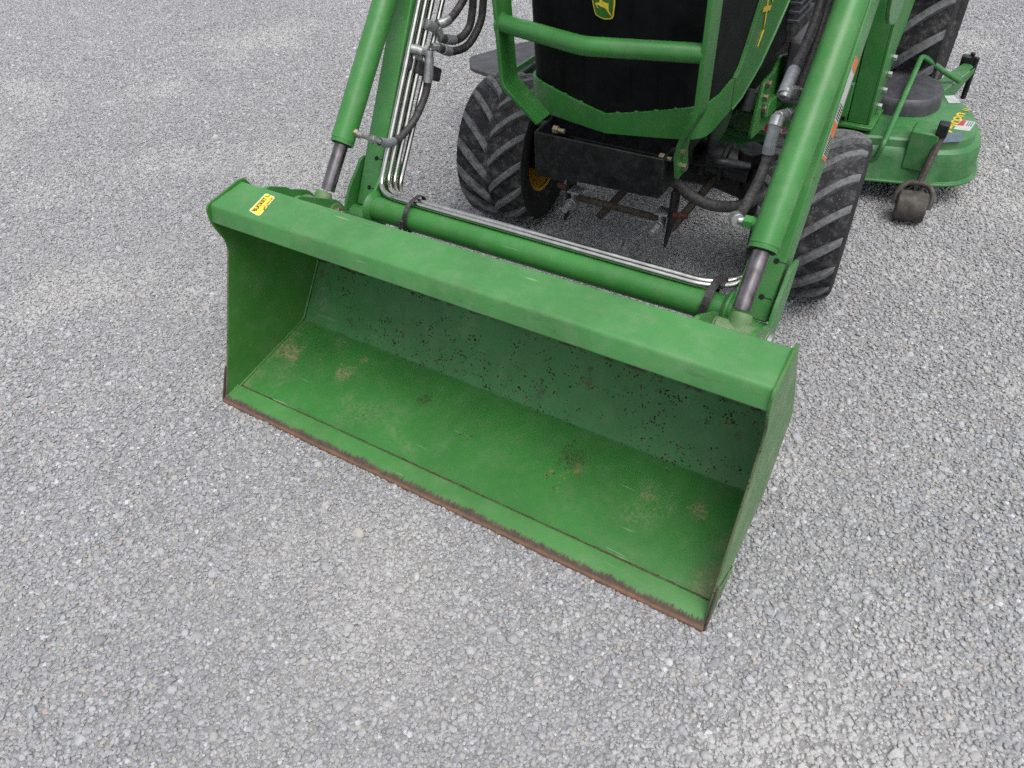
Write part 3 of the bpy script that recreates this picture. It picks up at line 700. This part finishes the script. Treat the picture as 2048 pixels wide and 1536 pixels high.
def tractor():
    R_ = root('compact_tractor', (0, 1.75, 0), 'green compact tractor with black grille, brush guard and dusty tyres', 'tractor')
    # ---- front wheels, turned slightly
    wh, parts = make_wheel(R_, 'front_wheel', (.445, 1.125, .213), .217, .222, rad(5.5), 16, .026, .017, 1)
    make_wheel(R_, 'front_wheel', (-.445, 1.125, .213), .217, .222, rad(5.5), 16, .026, .017, -1, parts)
    wh, parts = make_wheel(R_, 'rear_wheel', (.425, 2.385, .312), .316, .30, 0, 17, .036, .026, 1)
    make_wheel(R_, 'rear_wheel', (-.425, 2.385, .312), .316, .30, 0, 17, .036, .026, -1, parts)
    # ---- grille: black nose with a shallow centre ridge, wrapping on to the hood sides
    PLAN = [(0, .815), (.04, .8195), (.08, .8245), (.12, .8305), (.16, .837), (.19, .843), (.208, .850), (.221, .862), (.2285, .880), (.232, .905), (.2335, .94), (.235, .98), (.2362, 1.012)]
    PLAN2 = PLAN+[(.238, 1.10), (.240, 1.30), (.240, 1.45)]
    lean = lambda z: -.030*(z-.5)/.26
    def nose(x, z, off=0.0):
        a = abs(x)
        for (x0, y0), (x1, y1) in zip(PLAN, PLAN[1:]):
            if a <= x1: break
        return y0+(y1-y0)*(a-x0)/(x1-x0)+lean(z)+off
    def wrap(name, plan, z_lo, z_hi, off, mat, thick, nz=6, parent=R_):
        pts = [(-x, y) for x, y in plan[:0:-1]]+plan; n = len(pts); vs = []
        nr = []
        for i, p in enumerate(pts):
            d = Vector(pts[min(i+1, n-1)])-Vector(pts[max(i-1, 0)]); nr.append(Vector((d.y, -d.x)).normalized())
        for k in range(2):
            for j in range(nz+1):
                for i, (x, y) in enumerate(pts):
                    lo_, hi_ = z_lo(abs(x), y), z_hi(abs(x), y); z = lo_+(hi_-lo_)*j/nz
                    q = Vector((x, y))+nr[i]*(off-thick*k)
                    vs.append((q.x, q.y+lean(z)*max(0, 1-abs(x)/.235*.6), z))
        b = (nz+1)*n; f = []
        for j in range(nz):
            for i in range(n-1):
                f.append((j*n+i, j*n+i+1, (j+1)*n+i+1, (j+1)*n+i)); f.append((b+j*n+i, b+(j+1)*n+i, b+(j+1)*n+i+1, b+j*n+i+1))
        for i in range(n-1):
            f.append((i, b+i, b+i+1, i+1)); t = nz*n; f.append((t+i, t+i+1, b+t+i+1, b+t+i))
        for j in range(nz):
            f.append((j*n, (j+1)*n, b+(j+1)*n, b+j*n)); e = n-1; f.append((j*n+e, b+j*n+e, b+(j+1)*n+e, (j+1)*n+e))
        return MB().add(vs, f).build(name, mat, parent, smooth=35)
    trim_top = lambda x, y=0: (.522+.042*min(1, x/.215)**1.1) if y < .93 else .560+.012*min(1, (y-.93)/.08)
    trim_bot = lambda x, y=0: (.474+.012*min(1, x/.215)) if y < .90 else .486+.010*min(1, (y-.90)/.1)
    gr = wrap('grille', PLAN2, lambda x, y: .515, lambda x, y: 1.02, -.008, M_PLASTIC, .010, 8)
    for k in range(7):
        x = -.18+k*.36/6
        m = MB(); m.tube([(x, nose(x, z, .0088), z) for z in np.linspace(trim_top(abs(x))+.004, 1.0, 8)], .0009, 6); m.build('grille_rib', M_PLASTIC, gr, smooth=60)
    tr_ = wrap('nose_trim', PLAN, trim_bot, trim_top, .0, P_TRACTOR, .010, 4)
    for x in (-.19, -.155, -.115, -.07, .03, .075, .12, .165):
        z = trim_top(abs(x)); m = MB(); m.box((x, nose(x, z, .005), z+.0005), (.010, .006, .006)); m.build('trim_clip', P_TRACTOR, tr_, bevel=.001)
    # ---- hood sides: the green band rising towards the back
    for s in (-1, 1):
        X = lambda y: .2362+.006*min(1, max(0, (y-1.01)/.3))
        inner = [(1.016, .572), (1.045, .590), (1.070, .622), (1.093, .657), (1.137, .722), (1.30, .98)]
        outer_ = [(1.016, .4965), (1.079, .503), (1.196, .545), (1.282, .598), (1.367, .655), (1.62, .86)]
        m = MB(); m.prism(inner+outer_[::-1], lambda p, k: (s*(X(p[0])+.001-.010*k), p[0], p[1])); band = m.build('hood_side_band', P_TRACTOR, R_, bevel=.0015)
        m = MB(); m.tube([(s*(X(p[0])+.0005), p[0], p[1]) for p in outer_], .0035, 8); m.build('band_edge', P_TRACTOR, band, smooth=60)
        if s > 0:
            u = Vector((0, .66, .75)).normalized(); up = Vector((0, -.75, .66)).normalized()
            text_mesh('model_lettering', 'X729', .075, (X(1.17)+.0022, 1.165, .640), u, up, M_GOLD, band, .0004, shear=.25, stretch=1.0, bold=.0016)
            m = MB(); a = Vector((X(1.17)+.0022, 1.140, .604)); m.tube([a, a+u*.04], [.0008, .0025], 6); m.build('decal_streak', M_GOLD, band)
    # emblem on the grille
    def em(poly, off, th, mat, name, parent):
        m = MB(); m.prism(poly, lambda p, k: (p[0], nose(p[0]*.2, p[1], .0072-off-th*k), p[1])); return m.build(name, mat, parent)
    sh = round_poly([(-.027, .84), (.025, .84), (.027, .775), (.022, .741), (.0, .737), (-.020, .7445), (-.027, .775)], [.01, .01, .01, .006, .01, .006, .01], 4)
    e0 = em(sh, .0, .002, M_GOLD, 'emblem', R_)
    em(round_poly([(-.0245, .837), (.0225, .837), (.0245, .776), (.0198, .7438), (.0, .740), (-.0180, .7468), (-.0245, .776)], [.01, .01, .01, .006, .01, .006, .01], 4), .0022, .0006, M_DECALG, 'emblem_field', e0)
    deer = [(-.012, .800), (-.0085, .795), (-.0075, .778), (-.009, .772), (-.0175, .7705), (-.0185, .768), (-.0145, .7615), (-.0118, .7595), (-.0128, .762), (-.0155, .767), (-.0095, .766), (-.004, .7635), (.003, .7625), (.0065, .760), (.012, .7525), (.0195, .7455), (.0185, .7485), (.013, .757), (.0125, .768), (.0125, .774), (.011, .7715), (.0085, .7725), (-.001, .775), (-.003, .779), (-.0015, .795), (.001, .802), (-.003, .806)]
    em(deer, .0030, .0005, M_GOLD, 'emblem_animal', e0)
    # ---- brush guard
    for s in (-1, 1):
        x0 = .247
        th = .010
        if s < 0:
            path = [(-x0, 1.02), (-x0+.003, .80), (-x0+.012, .58), (-.160, .484)]
        else:
            path = [(x0, 1.02), (x0, .80), (x0-.003, .585), (.208, .512), (.196, .470), (.193, .405)]
        P = fillet([(a, 0, b) for a, b in path], .012, 4); m = MB()
        L_, Rr = [], []
        for i, p in enumerate(P):
            d = (P[min(i+1, len(P)-1)]-P[max(i-1, 0)]).normalized(); n = Vector((d.z, 0, -d.x)); L_.append(p+n*th/2); Rr.append(p-n*th/2)
        # strip extruded in y, drifting back a little towards the foot
        yy = lambda z: .738 if z > .56 else .738+(.56-z)*.42
        dep = .066
        vs = []; n = len(P)
        for k in range(2):
            for q in L_+Rr: vs.append((q.x, yy(q.z)+dep*k, q.z))
        f = []
        for i in range(n-1):
            f += [(i, i+1, n+i+1, n+i), (2*n+i, 3*n+i, 3*n+i+1, 2*n+i+1), (i, 2*n+i, 2*n+i+1, i+1), (n+i, n+i+1, 3*n+i+1, 3*n+i)]
        f += [(0, n, 3*n, 2*n), (n-1, 3*n-1, 4*n-1, 2*n-1)]
        up = MB().add(vs, f).build('guard_upright', P_TRACTOR, R_, bevel=.002)
        if s > 0:
            for z in (.470, .428): m = MB(); bolt(m, (.199, yy(z)+.030, z), (1, 0, 0), .0095, .010); m.build('guard_bolt', M_BRASS, up)
    P = fillet([(-.243, .760, .712), (-.012, .705, .711), (.012, .705, .711), (.243, .757, .712)], .03, 8)
    m = MB(); m.tube(P, .0195, 28); gb = m.build('guard_bar', P_TRACTOR, R_, smooth=50)
    m = MB(); m.lathe([(0, .0195), (.003, .024), (.007, .0195)], (-.241, .757, .712), (1, -.25, 0), 24); m.build('weld_ring', P_TRACTOR, gb, smooth=60)
    # ---- black bumper channel under the guard
    m = MB(); y0 = .777
    fr = [(-.173, .460), (.170, .460), (.168, .372), (.165, .360), (-.085, .352), (-.090, .344), (-.168, .344), (-.173, .356)]
    m.prism(fr, lambda p, k: (p[0], y0+.007*k, p[1]))
    bu = m.build('bumper_plate', M_BLACK, R_, bevel=.0015)
    for x, zl in ((-.1695, .350), (.1665, .366)):
        m = MB(); m.box((x, .880, (.462+zl)/2), (.007, .19, .462-zl)); m.build('bumper_side', M_BLACK, bu, bevel=.0015)
    for (x, z) in ((-.095, .425), (-.115, .365), (.075, .395)): m = MB(); m.cyl((x, y0-.0006, z), (x, y0+.002, z), .0075, 14); m.build('bumper_hole', M_GAP, bu)
    for (x, z) in ((-.130, .466), (.150, .453)):
        m = MB(); m.hexnut((x, .800, z), (x+.012, .800, z), .0105); m.cyl((x+.012, .800, z), (x+.030, .800, z), .0060, 14); m.build('bumper_bolt', M_BRASS, bu, bevel=.0006)
    # ---- frame, radiator box, front axle and steering
    m = MB(); m.box((0, 1.02, .50), (.36, .30, .17)); m.box((-.03, .97, .435), (.24, .14, .07)); m.box((0, 1.6, .40), (.26, 1.3, .18)); m.build('chassis_frame', M_BLACK, R_, bevel=.006)
    m = MB(); m.box((0, 1.30, .66), (.30, .55, .42)); m.box((.12, 1.42, .60), (.14, .30, .30)); m.build('engine_block', M_BLACK, R_, bevel=.02)
    m = MB(); m.box((.225, 1.50, .68), (.05, .15, .26)); cv = m.build('engine_cover', M_GREYPL, R_, bevel=.006)
    for i in range(9): m = MB(); m.box((.236, 1.50, .58+.022*i), (.05, .16, .009)); m.build('cooling_fin', M_GREYPL, cv, bevel=.002)
    m = MB(); m.box((.26, 1.62, .42), (.06, .26, .18)); m.box((.30, 1.72, .56), (.10, .18, .12)); m.build('footrest_bracket', M_GREYPL, R_, bevel=.01)
    ax = MB()
    ax.tube([(-.36, 1.135, .245), (-.20, 1.125, .285), (0, 1.12, .31), (.20, 1.125, .285), (.36, 1.135, .245)], [.050, .052, .075, .052, .050], 20)
    ax.lathe([(-.05, .070), (-.02, .088), (.03, .088), (.06, .068)], (0, 1.12, .29), (0, 1, 0), 28)
    axo = ax.build('front_axle', M_BLACK, R_, smooth=45)
    for s in (-1, 1):
        m = MB(); m.lathe([(-.075, .03), (-.065, .050), (.035, .060), (.055, .058), (.075, .056), (.082, .038), (.11, .036)], (s*.315, 1.12, .26), (0, 0, 1), 32)
        m.cyl((s*.30, 1.12, .240), (s*.385, 1.122, .225), .062, 32)
        m.lathe([(0, .050), (.012, .055), (.020, .055), (.028, .044)], (s*.25, 1.13, .275), (s, 0, 0), 28)
        m.build('knuckle_housing', M_BLACK, axo, smooth=40)
        m = MB(); m.lathe([(0, .045), (.004, .052), (.016, .052), (.02, .046), (.05, .044), (.054, .050), (.064, .050), (.068, .040), (.13, .038)], (s*.165, 1.085, .335), (s, 0, -.1), 32); m.cyl((s*.285, 1.075, .345), (s*.288, 1.07, .385), .030, 24); m.build('steering_arm', M_BLACK, axo, smooth=35)
        m = MB(); m.tube(curve_pts([(s*.17, 1.0, .36), (s*.24, .985, .375), (s*.30, 1.02, .36)], 6), .012, 12)
        m.build('steering_cylinder', M_BLACK, axo, smooth=50)
    # brush tie rod with its brackets, lower down between the wheels
    m = MB(); m.cyl((-.125, .930, .216), (.112, .930, .213), .0095, 18); tr = m.build('tie_rod', M_RUSTY, R_, smooth=40)
    for s, xx in ((-1, -.136), (1, .122)):
        m = MB(); m.xprism(round_poly([(.908, .236), (.950, .236), (.950, .196), (.930, .180), (.908, .186)], .006, 3), xx-.004, xx+.004); m.box((xx-.012*s*0, .930, .236), (.034, .04, .006)); m.build('clevis_bracket', M_ZINC, tr, bevel=.001)
        m = MB(); m.hexnut((xx-.004, .902, .205), (xx-.004, .890, .203), .0125); m.cyl((xx-.004, .905, .205), (xx-.006, .872, .201), .0085, 16); m.cyl((xx-.003, .908, .205), (xx-.003, .903, .205), .016, 20); m.build('clevis_bolt', M_ZINC, tr, bevel=.0008)
        m = MB(); m.cyl((xx+s*.010, .938, .225), (xx+s*.062, .944, .232), .0085, 16); m.build('lock_pin', M_REDRUST, tr, smooth=40)
        m = MB(); m.xprism([(.925, .30), (.985, .30), (.965, .21), (.918, .155), (.905, .148), (.907, .165), (.917, .215)], xx+s*.022-.004, xx+s*.022+.004); m.build('hanger_plate', M_BLACK, tr, bevel=.001)
    for a, b in (((-.035, 1.05, .21), (-.095, .99, .13)), ((.205, 1.08, .285), (.125, .99, .15))):
        m = MB(); m.cyl(a, b, .011, 14); m.build('lift_rod', M_RUSTY, R_, smooth=40)
    m = MB(); m.tube(curve_pts([(.06, .97, .335), (.139, .95, .314), (.195, .945, .287), (.25, .95, .276), (.31, .955, .288), (.358, .96, .322), (.39, 1.0, .36)], 8), .0145, 16); m.build('coolant_hose', M_HOSE, R_, smooth=60)
    # exhaust stub
    m = MB(); m.lathe([(-.055, .018), (0, .018), (0, .0155), (-.05, .0155)], (.222, 1.175, .430), Vector((0, -.35, -.75)), 24); m.build('exhaust_pipe', M_BLACK, R_, smooth=40)
    m = MB(); m.xprism(round_poly([(1.02, .36), (1.14, .385), (1.18, .42), (1.13, .47), (1.02, .48)], .015, 3), .185, .195); m.build('exhaust_bracket', M_BLACK, R_, bevel=.003)
    # green frame side with bolts beside the engine
    m = MB(); m.xprism(round_poly([(1.33, .28), (1.70, .24), (1.86, .30), (1.80, .385), (1.62, .43), (1.52, .455), (1.47, .425), (1.38, .43)], .02, 4), .200, .212); sf = m.build('side_frame', P_TRACTOR, R_, bevel=.003)
    m = MB(); m.xprism(round_poly([(1.40, .318), (1.66, .285), (1.68, .330), (1.42, .360)], .012, 3), .205, .226); m.build('frame_rib', P_TRACTOR, sf, bevel=.004)
    for y, z in ((1.405, .415), (1.398, .380), (1.402, .346)):
        m = MB(); bolt(m, (.212, y, z), (1, 0, 0), .0115, .012); m.build('frame_bolt', M_BRASS, sf, bevel=.001)
    m = MB(); m.box((.20, 1.60, .245), (.20, .15, .075)); dsh = m.build('drive_shield', P_TRACTOR, R_, bevel=.012, seg=3)
    def lab(x0, x1, z0, z1, mat, off):
        m = MB(); m.box(((x0+x1)/2, 1.5247-off, (z0+z1)/2), (x1-x0, .0006, z1-z0)); return m.build('shield_label', mat, dsh)
    lab(.150, .210, .226, .252, M_RED, 0); lab(.154, .198, .230, .248, M_WHITE, .0008); lab(.222, .275, .224, .250, M_RED, 0)
    for k in range(3): lab(.226+.016*k, .236+.016*k, .230, .244, M_WHITE, .0008)
    # hood top and the fenders over the rear wheels, above the frame of the picture
    m = MB(); m.xprism(round_poly([(.80, 1.015), (.84, 1.06), (1.05, 1.09), (1.70, 1.12), (1.70, 1.00), (1.0, .99)], .02, 4), -.243, .243); m.build('hood_top', P_TRACTOR, R_, bevel=.03, seg=4)
    for s in (-1, 1):
        arc = [(2.385-math.cos(a)*.372, .312+math.sin(a)*.372) for a in np.linspace(rad(38), rad(150), 16)]
        arc2 = [(2.385-math.cos(a)*.362, .312+math.sin(a)*.362) for a in np.linspace(rad(150), rad(38), 16)]
        m = MB(); m.xprism(arc+arc2, s*.26, s*.585); m.build('rear_fender', P_TRACTOR, R_, bevel=.003)
    # foot platform behind the mast
    m = MB(); m.box((.35, 2.03, .36), (.16, .30, .02)); m.box((.36, 1.98, .44), (.10, .10, .16)); m.build('foot_platform', M_GREYPL, R_, bevel=.012)
tractor()

# ------------------------------------------------------------------ mower deck
def deck():
    R_ = root('mower_deck', (0, 1.95, 0), 'green mower deck between the tractor wheels with black pulley cover', 'mower deck')
    half = [(.20, 1.53), (.50, 1.655), (.67, 1.695), (.750, 1.730), (.790, 1.80), (.780, 1.93), (.735, 2.05), (.66, 2.13), (.55, 2.20), (.30, 2.26)]
    full = half+[(-x, y) for x, y in half[::-1]]
    full = round_poly(full, .05, 4)
    cx, cy = 0, 1.9
    lv = [(.072, 1.005), (.078, 1.005), (.084, .993), (.150, .983), (.168, .965), (.178, .93), (.198, .915), (.2035, .89)]
    n = len(full); vs = []; f = []
    for z, k in lv: vs += [(cx+(x-cx)*(1-(1-k)*.55), cy+(y-cy)*k, z) for x, y in full]
    for j in range(len(lv)-1):
        for i in range(n): f.append((j*n+i, j*n+(i+1) % n, (j+1)*n+(i+1) % n, (j+1)*n+i))
    f.append([(len(lv)-1)*n+i for i in range(n)])
    dk = MB().add(vs, f).build('deck_shell', P_DECK, R_, smooth=30)
    m = MB(); pts = [(x*1.004, cy+(y-cy)*1.006, .075) for x, y in full]; m.tube(pts+pts[:1], .005, 8); m.build('rolled_lip', P_DECK, dk, smooth=60)
    # black pulley covers
    for s in (-1, 1):
        cp = round_poly([(s*.40, 1.86), (s*.52, 1.845), (s*.600, 1.875), (s*.632, 1.955), (s*.618, 2.05), (s*.56, 2.11), (s*.40, 2.12)], .045, 5)
        m = MB(); n2 = len(cp); c = Vector((s*.52, 1.98)); vs = []
        for z, k in ((.203, 1.0), (.232, .985), (.246, .955), (.253, .90), (.255, .5)): vs += [(c.x+(x-c.x)*k, c.y+(y-c.y)*k, z) for x, y in cp]
        f = [(j*n2+i, j*n2+(i+1) % n2, (j+1)*n2+(i+1) % n2, (j+1)*n2+i) for j in range(4) for i in range(n2)]+[[4*n2+i for i in range(n2)]]
        m.add(vs, f).build('pulley_cover', M_GREYPL, R_, smooth=40)
    # bent lift rod across the deck
    P = fillet([(.46, 1.64, .150), (.516, 1.625, .150), (.530, 1.612, .215), (.526, 1.85, .268), (.522, 2.085, .316), (.60, 2.13, .258), (.65, 2.16, .225)], .022, 6)
    m = MB(); m.tube(P, .0085, 12); m.build('lift_rod', P_DECK, R_, smooth=60)
    # caster arm at the back right corner
    m = MB(); m.zprism(round_poly([(.555, 2.03), (.612, 2.075), (.672, 2.334), (.640, 2.360), (.590, 2.165), (.555, 2.12)], .010, 3), .214, .220)
    fl2 = [(.6125, 2.075), (.6735, 2.334)]
    m.prism([(0, .2135), (1, .2135), (1, .196), (.55, .165), (.15, .150), (0, .150)], lambda p, k: (fl2[0][0]+(fl2[1][0]-fl2[0][0])*p[0]+.005*k, fl2[0][1]+(fl2[1][1]-fl2[0][1])*p[0]-.001*k, p[1]))
    ca = m.build('caster_arm', P_DECK, R_, bevel=.002)
    m = MB(); m.box((.640, 2.36, .225), (.030, .030, .035)); m.cyl((.672, 2.35, .245), (.672, 2.35, .10), .009, 14); m.cyl((.655, 2.375, .25), (.655, 2.375, .20), .008, 12); m.build('caster_spindle', M_BLACK, ca, bevel=.003)
    # gauge roller on its post in front
    m = MB(); m.lathe([(-.042, 0), (-.042, .040), (-.038, .0445), (-.02, .046), (.02, .046), (.038, .0445), (.042, .040), (.042, 0)], (.656, 1.600, .046), (1, .12, 0), 32); gr = m.build('gauge_roller', M_ROLL, R_, smooth=40)
    m = MB(); m.tube(fillet([(.608, 1.590, .050), (.608, 1.612, .088), (.625, 1.630, .104), (.656, 1.634, .108), (.688, 1.632, .104), (.704, 1.618, .088), (.704, 1.600, .045)], .014, 5), .0085, 12); m.build('roller_fork', M_ROLL, gr, smooth=60)
    m = MB(); m.tube([(.656, 1.634, .104), (.672, 1.70, .245)], .0105, 8); m.build('roller_post', M_ROLL, gr, smooth=30)
    m = MB(); m.box((.668, 1.695, .252), (.030, .034, .040)); m.build('post_cap', M_BLACK, gr, bevel=.003)
    m = MB(); m.box((.628, 1.715, .180), (.078, .075, .120)); m.build('post_bracket', P_DECK, R_, bevel=.005)
    m = MB(); m.cyl((.597, 1.79, .2035), (.597, 1.79, .206), .014, 20); m.build('deck_plug', M_RUSTY, dk)
    # lettering and labels on the deck
    u = Vector((.10, 1, 0)); v = Vector((-1, .10, 0))
    text_mesh('deck_lettering', '7-Iron', .046, (.688, 1.790, .2045), u, v, M_GOLD, dk, .0003, stretch=1.45, bold=.0012)
    text_mesh('deck_lettering', 'II', .032, (.712, 1.975, .2045), u, v, M_GOLD, dk, .0003, stretch=1.3)
    def lab(poly, mat, name, z=.2042, parent=dk):
        m = MB(); m.zprism(poly, z, z+.0004); return m.build(name, mat, parent)
    lab([(.647, 2.019), (.680, 2.035), (.650, 2.090), (.625, 2.072)], M_GREYDEC, 'deck_label')
    l1 = lab([(.690, 1.825), (.735, 1.830), (.742, 1.905), (.700, 1.905)], M_WHITE, 'deck_label')
    lab([(.695, 1.858), (.713, 1.860), (.716, 1.902), (.703, 1.902)], M_RED, 'label_band', .2047, l1)
    for k in range(3): lab([(.719+.006*k, 1.862), (.722+.006*k, 1.862), (.725+.006*k, 1.900), (.722+.006*k, 1.900)], M_DARKDEC, 'label_line', .2047, l1)
    lab([(.672, 1.712), (.724, 1.745), (.722, 1.810), (.655, 1.778)], M_DARKDEC, 'deck_label', .2042)
    # discharge chute on the far side
    m = MB(); q = [(-.68, 1.475), (-.74, 1.485), (-.895, 1.535), (-.968, 1.635), (-.86, 1.83), (-.70, 1.95)]
    m.prism(round_poly(q, .03, 4), lambda p, k: (p[0], p[1], .262+.05*(p[0]+.70)-.014*k)); ch = m.build('discharge_chute', M_GREYPL, R_, bevel=.003)
    m = MB(); m.xprism([(1.50, .28), (1.92, .28), (1.92, .12), (1.50, .12)], -.705, -.698); m.build('chute_hinge_plate', P_DECK, ch, bevel=.002)
    m = MB(); m.box((-.56, 1.72, .26), (.16, .12, .09)); m.build('spindle_housing', M_ZINC, R_, bevel=.012)
    m = MB(); m.box((-.46, 1.62, .22), (.10, .10, .05)); m.build('belt_guard', M_BLACK, R_, bevel=.008)
deck()

for o in bpy.data.objects:
    for k in ('_root', '_outer', '_flip'):
        if k in o: del o[k]
